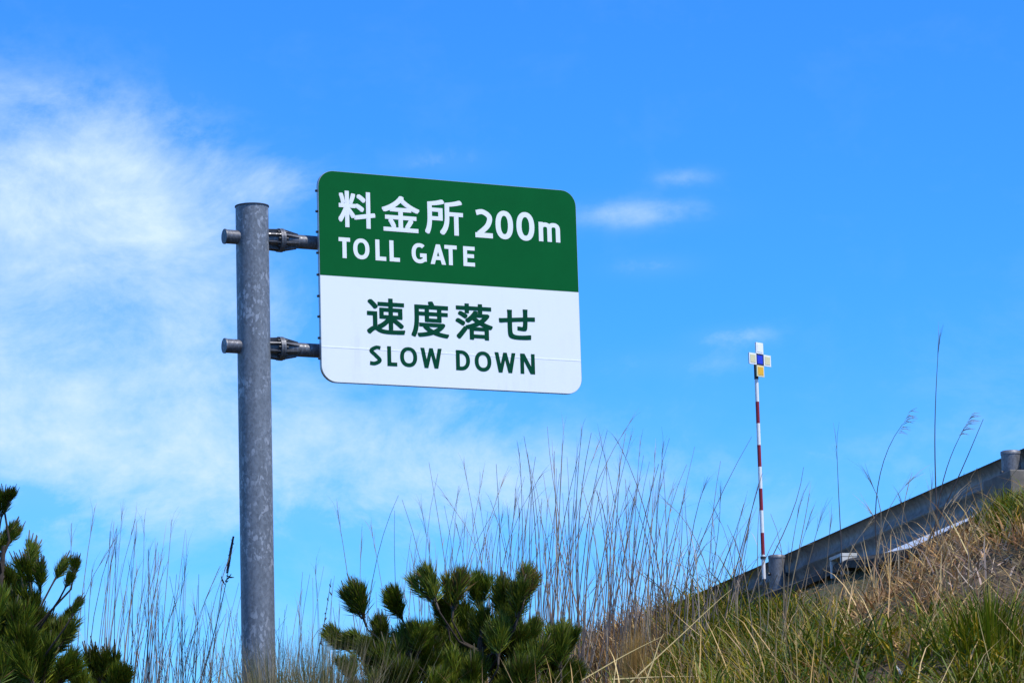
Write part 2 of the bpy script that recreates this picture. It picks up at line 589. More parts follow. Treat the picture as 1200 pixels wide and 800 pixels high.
def sp(u, v, off): return SO + SU * u + SZ * v + SN * off


CR = 0.115
DIV = 0.5 * SH
panel = MB().prism([sp(u, v, -0.028) for u, v in rrect(0, 0, SW, SH, CR, CR, CR, CR)], SN * 0.027).build('sign_panel', M['alu'], sign)
gi = 0.003
MB().prism([sp(u, v, -0.0008) for u, v in rrect(gi, DIV + .001, SW - gi, SH - gi, 0, 0, CR - gi, CR - gi)], SN * 0.002).build('green_face', M['green'], panel)
MB().prism([sp(u, v, -0.0008) for u, v in rrect(gi, gi, SW - gi, DIV - .001, CR - gi, CR - gi, 0, 0)], SN * 0.002).build('white_face', M['white'], panel)
# joint between the two lowest sheets
sv0 = on_sign(380, 406)[1]
MB().prism([sp(u, v, 0.0012) for u, v in ((gi, sv0 - .004), (SW - gi, sv0 - .004), (SW - gi, sv0 + .004), (gi, sv0 + .004))], SN * 0.0012).build('sheet_joint', M['seam'], panel)
for zz in (on_sign(374, 285, BACK)[1], on_sign(374, 411, BACK)[1], SH * .9, SH * .1):
    c = sp(SW / 2, zz, -0.052)
    MB().box(c, SU * (SW / 2 - .05), SN * 0.022, SZ * 0.03).build('stiffener', M['alu'], panel)
for py in (224, 248, 272, 296.5, 322, 347, 371, 396, 420):
    v = on_sign(372.5, py, -0.03)[1]
    c = sp(-0.001, v, -0.024)
    MB().tube([c - SU * 0.010, c + SU * 0.02], 0.009, 6).build('edge_bolt', M['dark_metal'], panel)


def text_line(body, u0, v0, u1, v1, mat, bold, name='lettering', spacing=1.0, off=0.0026, shear=0.0):
    """flat lettering fitted to a rectangle of the sign face"""
    cu = bpy.data.curves.new('lettering', 'FONT')
    cu.body = body
    cu.size = 1.0
    cu.offset = 0.0 if ord(body[0]) > 0x2fff else bold
    cu.space_character = spacing
    cu.resolution_u = 6
    cu.fill_mode = 'FRONT'
    to = bpy.data.objects.new('lettering', cu)
    COL.objects.link(to)
    dg = bpy.context.evaluated_depsgraph_get()
    me = bpy.data.meshes.new_from_object(to.evaluated_get(dg))
    bpy.data.objects.remove(to); bpy.data.curves.remove(cu)
    nv = len(me.vertices)
    a = np.empty(nv * 3, np.float32); me.vertices.foreach_get('co', a); a = a.reshape(-1, 3)
    lo, hi = a.min(0), a.max(0)
    cjk = ord(body[0]) > 0x2fff
    # heavier weight for the regular-weight kanji: the glyph laid down several times, each a hair prouder
    shifts = [(0, 0)] + [(bold * .9 * i, bold * .9 * j) for i in (-1, 0, 1) for j in (-1, 0, 1) if i or j] if cjk else [(0, 0)]
    mg_ = bold if cjk else 0.0
    lo = lo - mg_; hi = hi + mg_
    vs, fs = [], []
    for k, (sx, sy) in enumerate(shifts):
        b0 = len(vs)
        for p in a:
            s = (p[0] + sx - lo[0]) / (hi[0] - lo[0]); t = (p[1] + sy - lo[1]) / (hi[1] - lo[1])
            vs.append(sp(u0 + (u1 - u0) * s, v0 + (v1 - v0) * t, off + 0.00015 * k))
        fs += [tuple(i + b0 for i in p.vertices) for p in me.polygons]
    bpy.data.meshes.remove(me)
    return MB().add(vs, fs).build(name, mat, panel)


def fit(body, x0, yt0, yb0, x1, yt1, yb1, mat, bold, spacing=1.0):
    """pixel box: left top/bottom and right top/bottom of the line"""
    ua, va = on_sign(x0, yb0); _, vb = on_sign(x0, yt0)
    ub, vc = on_sign(x1, yb1); _, vd = on_sign(x1, yt1)
    return text_line(body, ua, (va + vc) / 2, ub, (vb + vd) / 2, mat, bold, spacing=spacing)


def spline(P, n=7):
    out = []
    for i in range(len(P) - 1):
        p0, p1, p2, p3 = P[max(i - 1, 0)], P[i], P[i + 1], P[min(i + 2, len(P) - 1)]
        for k in range(n):
            t = k / n
            out.append(tuple(0.5 * (2 * p1[j] + (p2[j] - p0[j]) * t + (2 * p0[j] - 5 * p1[j] + 4 * p2[j] - p3[j]) * t * t
                                    + (3 * p1[j] - p0[j] - 3 * p2[j] + p3[j]) * t ** 3) for j in (0, 1)))
    out.append(P[-1])
    return out


def sarc(cx, cy, rx, ry, a0, a1, n=28, e=2.3):
    pts = []
    for i in range(n + 1):
        a = R(a0 + (a1 - a0) * i / n)
        c, s_ = math.cos(a), math.sin(a)
        pts.append((cx + rx * math.copysign(abs(c) ** (2 / e), c), cy + ry * math.copysign(abs(s_) ** (2 / e), s_)))
    return pts


def glyph(ch, W, H, t):
    """highway-sign letter of width W, height H, stroke t -> (polygons, stroked centre lines)"""
    r = t / 2
    bar = lambda x0, y0, x1, y1: [(x0, y0), (x1, y0), (x1, y1), (x0, y1)]
    sl = lambda xa, ya, xb, yb, h=r: [(xa - h, ya), (xa + h, ya), (xb + h, yb), (xb - h, yb)]
    hb = t * 0.90                       # horizontal strokes are a little thinner
    if ch == 'T': return [bar(0, H - hb, W, H), bar(W / 2 - r, 0, W / 2 + r, H - hb)], []
    if ch == 'L': return [bar(0, 0, t, H), bar(t, 0, W, hb)], []
    if ch == 'E': return [bar(0, 0, t, H), bar(t, 0, W, hb), bar(t, H - hb, W, H), bar(t, H * .52 - hb / 2, W * .93, H * .52 + hb / 2)], []
    if ch in 'O0': return [], [sarc(W / 2, H / 2, W / 2 - r, H / 2 - hb / 2, 0, 360, 44, 2.25)]
    if ch == 'G': return [bar(W * .56, H * .50 - hb, W, H * .50), bar(W - t, H * .10, W, H * .50 - hb)], [sarc(W * .52, H / 2, W * .52 - r, H / 2 - hb / 2, 50, 312)]
    if ch == 'A': return [sl(r * 1.05, 0, W / 2, H, r * 1.05), sl(W - r * 1.05, 0, W / 2, H, r * 1.05), bar(W * .24, H * .22, W * .76, H * .22 + hb)], []
    if ch == 'W':
        return [sl(r, H, W * .27, 0), sl(W * .27, 0, W * .5, H, r * .92), sl(W * .5, H, W * .73, 0, r * .92), sl(W * .73, 0, W - r, H)], []
    if ch == 'N': return [bar(0, 0, t * .95, H), bar(W - t * .95, 0, W, H), sl(r * 1.15, H, W - r * 1.15, 0, r * 1.15)], []
    if ch == 'D': return [bar(0, 0, t, H)], [[(t * .5, hb / 2)] + sarc(W * .36, H / 2, W * .64 - r, H / 2 - hb / 2, -90, 90, 24, 2.2) + [(t * .5, H - hb / 2)]]
    if ch == 'S': return [], [spline([(W * .91, H * .885), (W * .55, H - hb / 2), (r * 1.02, H * .74), (W * .5, H * .515), (W - r * 1.02, H * .265), (W * .44, hb / 2), (W * .04, H * .11)])]
    if ch == '2': return [bar(0, 0, W, hb)], [spline([(W * .07, H * .87), (W * .45, H - hb / 2), (W - r * 1.2, H * .74), (W * .70, H * .43), (W * .2, hb * .75)])]
    if ch == 'm':
        out = []
        for xa, xb in ((r, W / 2), (W / 2, W - r)):
            out.append(sarc((xa + xb) / 2, H * .64, (xb - xa) / 2, H * .36 - r, 170, 0, 16, 2.4) + [(xb, 0)])
        return [bar(0, 0, t, H)], out
    return [], []


def letters(word, xs, yl, yr, mat, weight):
    """xs: pixel extents of every letter; yl / yr: top and bottom rows at the first and last extent"""
    xa, xb = xs[0][0], xs[-1][1]
    vs, fs = [], []
    lev = 0
    for ch, (x0, x1) in zip(word, xs):
        f0, f1 = (x0 - xa) / (xb - xa), (x1 - xa) / (xb - xa)
        y = [yl[k] + (yr[k] - yl[k]) * f for f in (f0, f1) for k in (0, 1)]
        ua, va = on_sign(x0, y[1]); vb = on_sign(x0, y[0])[1]
        ub, vc = on_sign(x1, y[3]); vd = on_sign(x1, y[2])[1]
        v0, v1 = (va + vc) / 2, (vb + vd) / 2
        polys, lines = glyph(ch, ub - ua, v1 - v0, weight * (v1 - v0))
        t = weight * (v1 - v0)
        for P in polys:
            lev += 1; b0 = len(vs)
            vs += [sp(ua + p[0], v0 + p[1], 0.0026 + 0.00006 * lev) for p in P]
            fs.append(tuple(range(b0, b0 + len(P))))
        for P in lines:
            lev += 1; b0 = len(vs)
            closed = math.dist(P[0], P[-1]) < 1e-6
            n = len(P)
            for i, p in enumerate(P):
                q0 = P[i - 1] if i else (P[-2] if closed else P[0])
                q1 = P[i + 1] if i < n - 1 else (P[1] if closed else P[-1])
                dx, dy = q1[0] - q0[0], q1[1] - q0[1]
                l_ = math.hypot(dx, dy) or 1
                nx, ny = -dy / l_ * t / 2, dx / l_ * t / 2 * 0.9
                vs += [sp(ua + p[0] - nx, v0 + p[1] - ny, 0.0026 + 0.00006 * lev), sp(ua + p[0] + nx, v0 + p[1] + ny, 0.0026 + 0.00006 * lev)]
            fs += [(b0 + 2 * i, b0 + 2 * i + 1, b0 + 2 * i + 3, b0 + 2 * i + 2) for i in range(n - 1)]
    return MB().add(vs, fs).build('lettering', mat, panel, normals=False)


LW, LG = M['letter_white'], M['letter_green']
KB = 0.021
fit('料', 396.5, 223.5, 266, 440, 225.5, 268.5, LW, KB)
fit('金', 447.5, 228.5, 270.5, 492, 231.5, 273.5, LW, KB)
fit('所', 498, 232.5, 274, 543, 235.5, 277, LW, KB)
letters('200', ((557, 577.5), (581, 601.5), (605.5, 626.5)), (245, 278), (249.5, 283), LW, 0.195)
letters('m', ((631.5, 656.5),), (260, 282.5), (262, 284.5), LW, 0.25)
letters('TOLL', ((397, 410.5), (414, 433), (440, 452.5), (456.5, 468.5)), (278, 302), (282.5, 307), LW, 0.212)
letters('GATE', ((482.5, 500), (504.5, 522.5), (521, 535.5), (543, 556.5)), (284.5, 308), (289.5, 312.5), LW, 0.212)
fit('速', 430, 348.5, 391, 475, 350.5, 393, LG, KB)
fit('度', 482, 352, 394.5, 526.5, 354, 396.5, LG, KB)
fit('落', 534, 355, 397, 578, 357, 399, LG, KB)
fit('せ', 585, 361, 397, 627.5, 363, 399, LG, KB)
letters('SLOW', ((433, 447.5), (454, 465.5), (469, 489), (493, 518)), (404.5, 427.5), (408.5, 432), LG, 0.212)
letters('DOWN', ((534.5, 551), (556.5, 576), (580, 604.5), (610, 627)), (410, 433.5), (415, 438.5), LG, 0.212)

# ---------------------------------------------------------------- guardrail
gr = thing('guardrail', 'grey steel W-beam guardrail with round posts along the top of the bank', 'guardrail', (P1.x, P1.y, P1.z - 0.85))
PRAD = 0.072


def railp(u, s=0.0, dz=0.0):
    """point beside the rail: u along it, s downhill of the post axis, dz above the post caps"""
    bend = -0.0030 * max(0.0, -u - 1) ** 2
    p = Vector((P1.x, P1.y, P1.z)) + E2 * u + N2 * (s + bend)
    p.z = float(railtop(u)) + dz
    return p


# beam profile (offset across, height): W section, on the road side of the posts
prof = []
for i in range(25):
    h = i / 24
    prof.append((-0.058 * abs(math.sin(2 * math.pi * h)) ** 0.65 - PRAD - 0.014, 0.010 - 0.335 * h))
prof = [(prof[0][0] + 0.016, 0.004)] + prof + [(prof[-1][0] + 0.016, -0.334)]


def beam(u0, u1, mat, lift=0.0):
    m = MB()
    n = max(2, int((u1 - u0) / 0.5) + 1)
    vs, fs = [], []
    K = len(prof)
    for i in range(n):
        u = u0 + (u1 - u0) * i / (n - 1)
        for a, h in prof: vs.append(railp(u, a + lift, h))
        for a, h in prof: vs.append(railp(u, a + lift - 0.005, h))
    for i in range(n - 1):
        o, q = i * 2 * K, (i + 1) * 2 * K
        for k in range(K - 1):
            fs.append((o + k, o + k + 1, q + k + 1, q + k))
            fs.append((o + K + k, q + K + k, q + K + k + 1, o + K + k + 1))
        fs.append((o, q, q + K, o + K)); fs.append((o + K - 1, o + 2 * K - 1, q + 2 * K - 1, q + K - 1))
    for o in (0, (n - 1) * 2 * K):
        for k in range(K - 1): fs.append((o + k, o + K + k, o + K + k + 1, o + k + 1))
    m.add(vs, fs, True)
    return m.build('beam', mat, gr)


for k in range(-5, 2):
    beam(k * SP + 0.30, (k + 1) * SP + 0.42, M['rail'], -0.006 * (k % 2))
for k in range(-4, 3):
    u = k * SP
    t = railp(u); base = Vector((t.x, t.y, t.z - 1.25))
    po = MB().tube([base, t - SZ * 0.012], PRAD, 24).build('post', M['post'], gr)
    MB().tube([t - SZ * 0.03, t - SZ * 0.006, t], [PRAD + .003, PRAD + .003, PRAD - .010], 24).build('post_cap', M['post'], po)
    bc = railp(u, 0, -0.165)
    MB().tube([bc + N2 * (PRAD + .020), bc - N2 * (PRAD + 0.03)], 0.016, 6).build('bolt', M['dark_metal'], po)
    for h in (-0.09, -0.25):
        c = railp(u - 0.03, 0, h)
    # concrete footing block round the post on the bank side
    c = railp(u + 0.13, 0.06, (-0.215 if k == 1 else -0.36) - 0.28)
    fb = MB().box(c, E2 * 0.20 + SZ * GR * .20, N2 * 0.15, SZ * 0.28, 0.012).build('footing_block', M['concrete'], gr)

# ---------------------------------------------------------------- drain box and kerb at the foot of the rail
q = at(988, 652.5, 24.3)
db = thing('drain_box', 'small pale concrete drain box open at the front under the guardrail', 'drain', (q.x, q.y, q.z - 0.16))
MB().box(q, E2 * 0.105 + SZ * GR * .105, N2 * 0.075, SZ * 0.014, 0.003).build('lid', M['pale_concrete'], db)
for sg in (-1, 1):
    MB().box(q + E2 * 0.090 * sg + SZ * (-0.016 - 0.07 + GR * .09 * sg), E2 * 0.013, N2 * 0.07, SZ * 0.07).build('side_wall', M['pale_concrete'], db)
MB().box(q - N2 * 0.07 - SZ * 0.088, E2 * 0.075, N2 * 0.008, SZ * 0.07).build('back_wall', M['concrete'], db)

kpts = [(890, 703, 25.7), (930, 688, 25.2), (970, 671, 24.6), (1000, 658, 24.1), (1022, 655.5, 23.8), (1048, 652, 23.6), (1072, 645.5, 23.35), (1095, 636, 23.1), (1118, 625.5, 22.85), (1138, 614, 22.6), (1156, 603, 22.4), (1180, 590, 22.2)]
kp = [at(*p) for p in kpts]
km = MB()
vs, fs = [], []
for i, p in enumerate(kp):
    w_ = 0.05
    for (a, h) in ((-0.07, 0.0), (-0.045, 0.03), (0.03, 0.034), (0.06, 0.006), (0.065, -0.052), (-0.075, -0.058)):
        j = 0.006 * math.sin(i * 2.3 + h * 90)
        vs.append(p + N2 * (a + j) + SZ * (h + j))
for i in range(len(kp) - 1):
    for k in range(6): fs.append((i * 6 + k, i * 6 + (k + 1) % 6, i * 6 + 6 + (k + 1) % 6, i * 6 + 6 + k))
fs += [tuple(range(6)), tuple(range((len(kp) - 1) * 6, len(kp) * 6))]
km.add(vs, fs)
tag(km.build('kerb', M['kerb']), 'dark weathered asphalt kerb edging the road under the guardrail beam', 'kerb')

# ---------------------------------------------------------------- survey pole
D = 25.72
B0, T0 = at(895.2, 676, D), at(885.8, 428, D)
ax = (T0 - B0).normalized()
gz = hz(B0.x, B0.y)
sv = thing('survey_pole', 'red and white banded survey pole with a cross of coloured target plates', 'survey pole', (B0.x, B0.y, gz))


def on_axis(py):
    t = (py - 676) / (428 - 676)
    return B0 + (T0 - B0) * t


seq = [('w', 678, 650), ('r', 650, 624.5), ('w', 624.5, 598.5), ('r', 598.5, 573), ('w', 573, 547.5), ('r', 547.5, 522), ('w', 522, 496.5), ('r', 496.5, 471), ('w', 471, 444.5)]
for c_, y0, y1 in seq:
    o = MB().tube([on_axis(y0), on_axis(y1)], 0.0165, 16).build('pole_band', M['pw' if c_ == 'w' else 'pr'], sv)
    o['label'] = 'white painted pole band' if c_ == 'w' else 'red painted pole band'
MB().tube([on_axis(444.5), on_axis(424)], 0.019, 16).build('clamp', M['black'], sv)
MB().tube([on_axis(678), on_axis(830)], 0.012, 8).build('spike', M['dark_metal'], sv)
TA = R(47)
TU = Vector((math.cos(TA), math.sin(TA), 0)); TNn = Vector((math.sin(TA), -math.cos(TA), 0))
cz = at(886.6, 422, D) + TNn * 0.03
ps = 0.101
tilt = (ax - TNn * ax.dot(TNn)).normalized()
for (i, j, fm, im, lab) in ((0, 0, 'navy', 'blue', 'blue centre target plate'), (0, 1, 'plate_white', 'plate_white', 'white top target plate'),
                            (-1, 0, 'plate_white', 'cream', 'white plate with cream centre'), (1, 0, 'plate_white', 'cream', 'white plate with cream centre'),
                            (0, -1, 'pale_yellow', 'yellow', 'yellow lower target plate')):
    c = cz + TU * (i * ps) + tilt * (j * ps) + TNn * (0.004 * ((i + j) % 2))
    pl = MB().box(c, TU * (ps / 2 - .001), TNn * 0.006, tilt * (ps / 2 - .001)).build('target_plate', M[fm], sv)
    pl['label'] = lab
    ins = 0.70 if fm != 'navy' else 0.72
    MB().box(c + TNn * 0.0072, TU * (ps / 2 * ins), TNn * 0.0016, tilt * (ps / 2 * ins)).build('reflector', M[im], pl)
tie = railp(-0.02, PRAD * 0.2, -0.06)
MB().tube([on_axis(655), on_axis(652)], 0.024, 12).build('tie_band', M['dark_metal'], sv)

# ---------------------------------------------------------------- grass cover of the bank
def project(P):
    """photo pixels of an (n,3) array of points"""
    Q = P - np.array(EYE)
    d = Q @ np.array(_F)
    return 600 + F_PX * (Q @ np.array(RX)) / d, 400 - F_PX * (Q @ np.array(UY)) / d, d


def blades(name, root, hgt, wid, lean, az_, curl, tone, mat, seg=3, kind='stuff'):
    """one mesh of n tapered, bending grass blades"""
    n = len(root)
    d = np.stack([np.cos(az_), np.sin(az_), np.zeros(n)], 1)
    side = np.stack([-np.sin(az_), np.cos(az_), np.zeros(n)], 1)
    tw = rng.uniform(-1.2, 1.2, n)[:, None]
    side = side * np.cos(tw) + d * np.sin(tw)
    rows = []
    p = root.copy()
    ang = lean.copy()
    st = hgt / seg
    for k in range(seg):
        wk = wid * (1.0 - 0.75 * (k / seg) ** 1.5) * 0.5
        rows.append(p - side * wk[:, None]); rows.append(p + side * wk[:, None])
        p = p + (d * np.sin(ang)[:, None] + np.array([0, 0, 1.0]) * np.cos(ang)[:, None]) * st[:, None]
        ang = ang + curl / seg * (1 + k * 0.5)
    rows.append(p)
    V = np.stack(rows, 1)
    k = V.shape[1]
    T = []
    for j in range(seg - 1):
        T += [(2 * j, 2 * j + 1, 2 * j + 3), (2 * j, 2 * j + 3, 2 * j + 2)]
    T.append((2 * seg - 2, 2 * seg - 1, 2 * seg))
    T = np.array(T)
    faces = (np.arange(n)[:, None, None] * k + T[None]).reshape(-1, 3)
    return tag(np_mesh(name, V.reshape(-1, 3), faces, mat, np.repeat(tone, k, 0)), kind=kind)


def snoise(x, y, seed):
    r = np.random.default_rng(seed)
    v = np.zeros_like(x)
    for i in range(7):
        a = r.uniform(0, 2 * np.pi); f = r.uniform(0.8, 4.5)
        v += np.sin((np.cos(a) * x + np.sin(a) * y) * f + r.uniform(0, 6.28)) / (1 + 0.3 * f)
    return v / 2.6


def roots(n, per, sig, keep_out=0.12, box=(-16, 11, -0.12, 7.5)):
    """tussocks: n centres, each with about `per` blade roots spread round it"""
    u = rng.uniform(box[0], box[1], n); s_ = rng.uniform(box[2], box[3], n)
    cnt = rng.poisson(per, n)
    uc, sc = np.repeat(u, cnt), np.repeat(s_, cnt)
    sz = np.repeat(rng.uniform(0.5, 1.55, n), cnt)
    ti = np.repeat(np.arange(n), cnt)
    m = len(uc)
    du, ds = rng.normal(0, sig, m) * sz, rng.normal(0, sig, m) * sz
    x = P1.x + E2.x * (uc + du) + N2.x * (sc + ds)
    y = P1.y + E2.y * (uc + du) + N2.y * (sc + ds)
    out = np.arctan2(E2.y * du + N2.y * ds, E2.x * du + N2.x * ds) + rng.normal(0, 0.5, m)
    rr = np.clip(np.hypot(du, ds) / (sig * sz), 0.15, 2.0)
    P = np.stack([x, y, height(x, y)], 1)
    px, py, d = project(P)
    vis = (px > -60) & (px < 1260) & (py < 985) & (d > 8)
    keep = (vis | (rng.random(n) < keep_out)[ti]) & (sc + ds > -0.15)
    return P[keep], px[keep], py[keep], (uc + du)[keep], (sc + ds)[keep], out[keep], rr[keep], sz[keep], ti[keep]


def blob(px, py, cx, cy, w_, h_): return np.exp(-((px - cx) / w_) ** 2 - ((py - cy) / h_) ** 2)


GREENS = np.array([[0.105, 0.130, 0.004], [0.175, 0.172, 0.006], [0.052, 0.088, 0.003], [0.235, 0.192, 0.012], [0.085, 0.140, 0.005]])
STRAW = np.array([[0.38, 0.235, 0.085], [0.28, 0.145, 0.05], [0.44, 0.31, 0.14], [0.16, 0.080, 0.032], [0.32, 0.20, 0.10]])
DUSTY = np.array([[0.23, 0.165, 0.115], [0.31, 0.235, 0.17], [0.12, 0.080, 0.055], [0.42, 0.33, 0.25], [0.17, 0.12, 0.085]])


def pick(pal, n):
    c = pal[rng.integers(0, len(pal), n)]
    return np.clip(c * rng.uniform(0.75, 1.25, (n, 1)) * rng.uniform(0.93, 1.07, (n, 3)), 0.004, 0.8)


P, px, py, uu, ss, out, rr, tz, ti = roots(15000, 17, 0.065)
pn = snoise(P[:, 0], P[:, 1], 3) * 0.35
# how green each spot of the bank is, where the photograph has green, tan or grey growth
brown = 1.0 * blob(px, py, 1050, 690, 120, 60) + 0.9 * blob(px, py, 735, 760, 70, 60) + 0.9 * blob(px, py, 1175, 690, 90, 55)
green = 0.95 * blob(px, py, 850, 770, 120, 90) + 0.95 * blob(px, py, 1130, 810, 170, 65) + 0.6 * blob(px, py, 1180, 615, 50, 30) + 0.35 * blob(px, py, 960, 760, 110, 60)
tj = rng.normal(0, 0.34, 15000)[ti]
isg = 0.42 + green - brown + pn + tj + rng.normal(0, 0.06, len(px)) - 0.45 * blob(px, py, 930, 800, 90, 30) > 0.70
grey = blob(px, py, 1175, 685, 80, 45) + rng.normal(0, 0.2, len(px)) > 0.55
tcol = rng.uniform(0.6, 1.75, 15000)[ti][:, None]
tone = np.where(grey[:, None], pick(DUSTY, len(px)), pick(STRAW, len(px))) * tcol
far_crest = (uu < -0.8) & (ss < 1.6)
# green blades
k = isg & ((px > 560) | (rng.random(len(px)) < 0.25)) & ((ss > 0.25) | far_crest)
n_ = int(k.sum())
edge = np.where(far_crest[k], 2.1, np.clip(ss[k] / 0.9, 0.35, 1))
GT = np.array([[0.9, 0.95, 1.0], [1.35, 1.15, 0.9], [0.6, 0.72, 0.7], [1.45, 1.15, 0.9]])[rng.integers(0, 4, 15000)][ti[k]]
blades('green_grass', P[k], rng.uniform(0.12, 0.30, n_) * edge * tz[k], rng.uniform(0.007, 0.016, n_), np.clip(rr[k] * rng.uniform(0.2, 0.65, n_), 0, 1.2), out[k], rng.uniform(0.4, 2.1, n_), pick(GREENS, n_) * GT, M['blade'])
# dead thatch and litter lying every way
k = ~isg & (rng.random(len(px)) < np.where(far_crest, 0.9, 0.62))
n_ = int(k.sum())
edge = np.where(far_crest[k], 1.7, np.clip((ss[k] + 0.1) / 1.3, 0.18, 1))
edge = edge * np.where((uu[k] > 1.0) & (uu[k] < 4.0) & (ss[k] < 1.3), 0.3, 1.0)
up = rng.random(n_) < np.where(far_crest[k], 0.6, 0.13)
ln_ = np.where(up, rng.uniform(0.1, 0.7, n_), rng.uniform(0.8, 1.55, n_))
blades('dry_grass', P[k] + np.array([0, 0, 1]) * rng.uniform(0, 0.05, (n_, 1)) * (edge * ~up)[:, None], rng.uniform(0.06, 0.20, n_) * edge * tz[k], rng.uniform(0.006, 0.017, n_), ln_, rng.uniform(0, 6.28, n_), rng.uniform(-0.3, 0.7, n_), tone[k], M['blade'])
# longer pale straws standing and lying about
k = (rng.random(len(px)) < 0.034) & ((ss > 0.9) | far_crest) & (ss > 0.1)
n_ = int(k.sum())
blades('loose_straw', P[k], rng.uniform(0.25, 0.60, n_), rng.uniform(0.005, 0.010, n_), rng.uniform(0.1, 1.25, n_), rng.uniform(0, 6.28, n_), rng.uniform(-0.2, 0.8, n_), pick(STRAW[[0, 2, 4]], n_) * 1.6, M['blade'], seg=4)


# thinner growth on the rest of the bank and the foot of the slope, out of the picture
Q = roots(7000, 9, 0.09, 1.0, (-20, 26, 0.3, 18))
k = (Q[1] < -40) | (Q[1] > 1240) | (Q[2] > 990) | (Q[0][:, 1] < 12)
k &= Q[0][:, 1] > 4.5
n_ = int(k.sum())
blades('rough_grass', Q[0][k], rng.uniform(0.12, 0.34, n_) * Q[7][k], rng.uniform(0.007, 0.014, n_), np.clip(Q[6][k] * rng.uniform(0.15, 0.6, n_), 0, 1.2), Q[5][k], rng.uniform(0.2, 1.4, n_),
       np.where((rng.random(n_) < 0.55)[:, None], pick(GREENS, n_), pick(STRAW, n_)), M['blade'])


def patch(name, label, cat, cx, d, spread, n, h0, h1, pal, mat='blade', lean=(0.0, 0.5), wid=(0.003, 0.006), curl=(0.2, 1.2), top=None):
    """a single tuft of grass as a thing of its own"""
    c = at(cx, 760, d); c.z = hz(c.x, c.y)
    if top:                                   # grow up to a given row of the photograph
        h1 = at(cx, top, d).z - c.z; h0 = h1 * h0
    r_ = np.minimum(np.abs(rng.normal(0, spread, n)), 1.5 * spread); a = rng.uniform(0, 6.28, n)
    x = c.x + r_ * np.cos(a); y = c.y + r_ * np.sin(a)
    root = np.stack([x, y, height(x, y)], 1)
    o = blades(name, root, rng.uniform(h0, h1, n), rng.uniform(*wid, n), rng.uniform(*lean, n) * np.clip(r_ / spread, 0.3, 1.6), a, rng.uniform(*curl, n), pick(pal, n), M[mat], kind=None)
    return tag(o, label, cat)


# ---------------------------------------------------------------- tall dry stalks
SPAL = np.array([[0.19, 0.15, 0.12], [0.14, 0.11, 0.095], [0.30, 0.24, 0.17], [0.11, 0.088, 0.082], [0.24, 0.19, 0.14]])


class SB(MB):
    """mesh with a colour per vertex"""
    def __init__(s): super().__init__(); s.c = []

    def fill(s, col):
        s.c += [col] * (len(s.v) - len(s.c))

    def build(s, name, mat, parent=None):
        o = MB.build(s, name, mat, parent, normals=False)
        a = o.data.attributes.new('tone', 'FLOAT_COLOR', 'POINT')
        a.data.foreach_set('color', np.concatenate([np.array(s.c), np.ones((len(s.c), 1))], 1).astype(np.float32).ravel())
        return o

    def ribbon(s, pts, wid, side):
        vs, fs = [], []
        for p, w_ in zip(pts, wid):
            vs += [p - side * w_ * 0.5, p + side * w_ * 0.5]
        for i in range(len(pts) - 1): fs.append((2 * i, 2 * i + 1, 2 * i + 3, 2 * i + 2))
        return s.add(vs, fs)


def rv(s=1.0): return Vector((rnd.gauss(0, 1), rnd.gauss(0, 1), rnd.gauss(0, 1))) * s


def stalk(base, top, bend=(0, 0, 0), r0=0.0042, leaves=3, plume=0, col=None, droop=0.0, seg=9):
    """one reed: tapered culm with dry leaves and, if plume, a few spent flower threads"""
    b = SB()
    col = col if col is not None else SPAL[rnd.randrange(len(SPAL))] * rnd.uniform(0.95, 1.9)
    bend = Vector(bend)
    L = (top - base).length
    b.end = None
    ph = rnd.uniform(0, 6.28)
    pts = []
    for i in range(seg + 1):
        t = i / seg
        p = base.lerp(top, t) + bend * (4 * t * (1 - t)) * (0.4 + 0.9 * t)
        p += Vector((math.sin(t * 7 + ph), math.cos(t * 6 + ph), 0)) * 0.006 * t
        if droop: p += Vector((droop * t ** 4, 0, -abs(droop) * 0.4 * t ** 5))
        pts.append(p)
    r0 = r0 * 1.2
    b.tube(pts, [r0 * (1 - 0.72 * (i / seg) ** 1.3) for i in range(seg + 1)], 4, cap=False)
    b.fill(col)
    b.pts = pts
    for q in range(leaves):
        t = rnd.uniform(0.15, 0.85)
        i = min(int(t * seg), seg - 1)
        p = pts[i].lerp(pts[i + 1], t * seg - i)
        d = (pts[i + 1] - pts[i]).normalized()
        out = rv(); out = (out - d * out.dot(d)).normalized()
        ll = rnd.uniform(0.12, 0.42) * min(1, L / 1.3)
        side = d.cross(out)
        spread = rnd.uniform(0.25, 0.9); sag = rnd.choice((rnd.uniform(0.0, 0.6), rnd.uniform(0.6, 1.6)))
        lp = [p + (d * (1 - 0.5 * spread) + out * spread) * ll * f - SZ * sag * ll * f * f for f in (0, 0.35, 0.7, 1.0)]
        ww = rnd.uniform(0.003, 0.006)
        b.ribbon(lp, [ww * 0.7, ww, ww * 0.7, ww * 0.15], side)
        b.fill(col * rnd.uniform(0.9, 1.4))
    if plume:
        d = (pts[-1] - pts[-2]).normalized()
        for q in range(plume):
            f0 = rnd.uniform(0, 0.16)
            p = pts[-1] - d * f0 * L * 0.6
            out = rv(); out = (out - d * out.dot(d)).normalized()
            ll = rnd.uniform(0.10, 0.24)
            k_ = rnd.uniform(0.03, 0.22)
            lp = [p, p + (d + out * k_) * ll * 0.5, p + (d + out * k_ * 1.6) * ll - SZ * 0.02]
            b.ribbon(lp, [0.0022, 0.0024, 0.0006], d.cross(out).normalized())
            b.fill(col * rnd.uniform(0.9, 1.3))
    return b


def root_at(px_, d, py_=770):
    p = at(px_, py_, d)
    p.z = hz(p.x, p.y) - 0.03
    return p


N_ST = 0
GSTALK = 'clumps of tall dry grass on the bank'


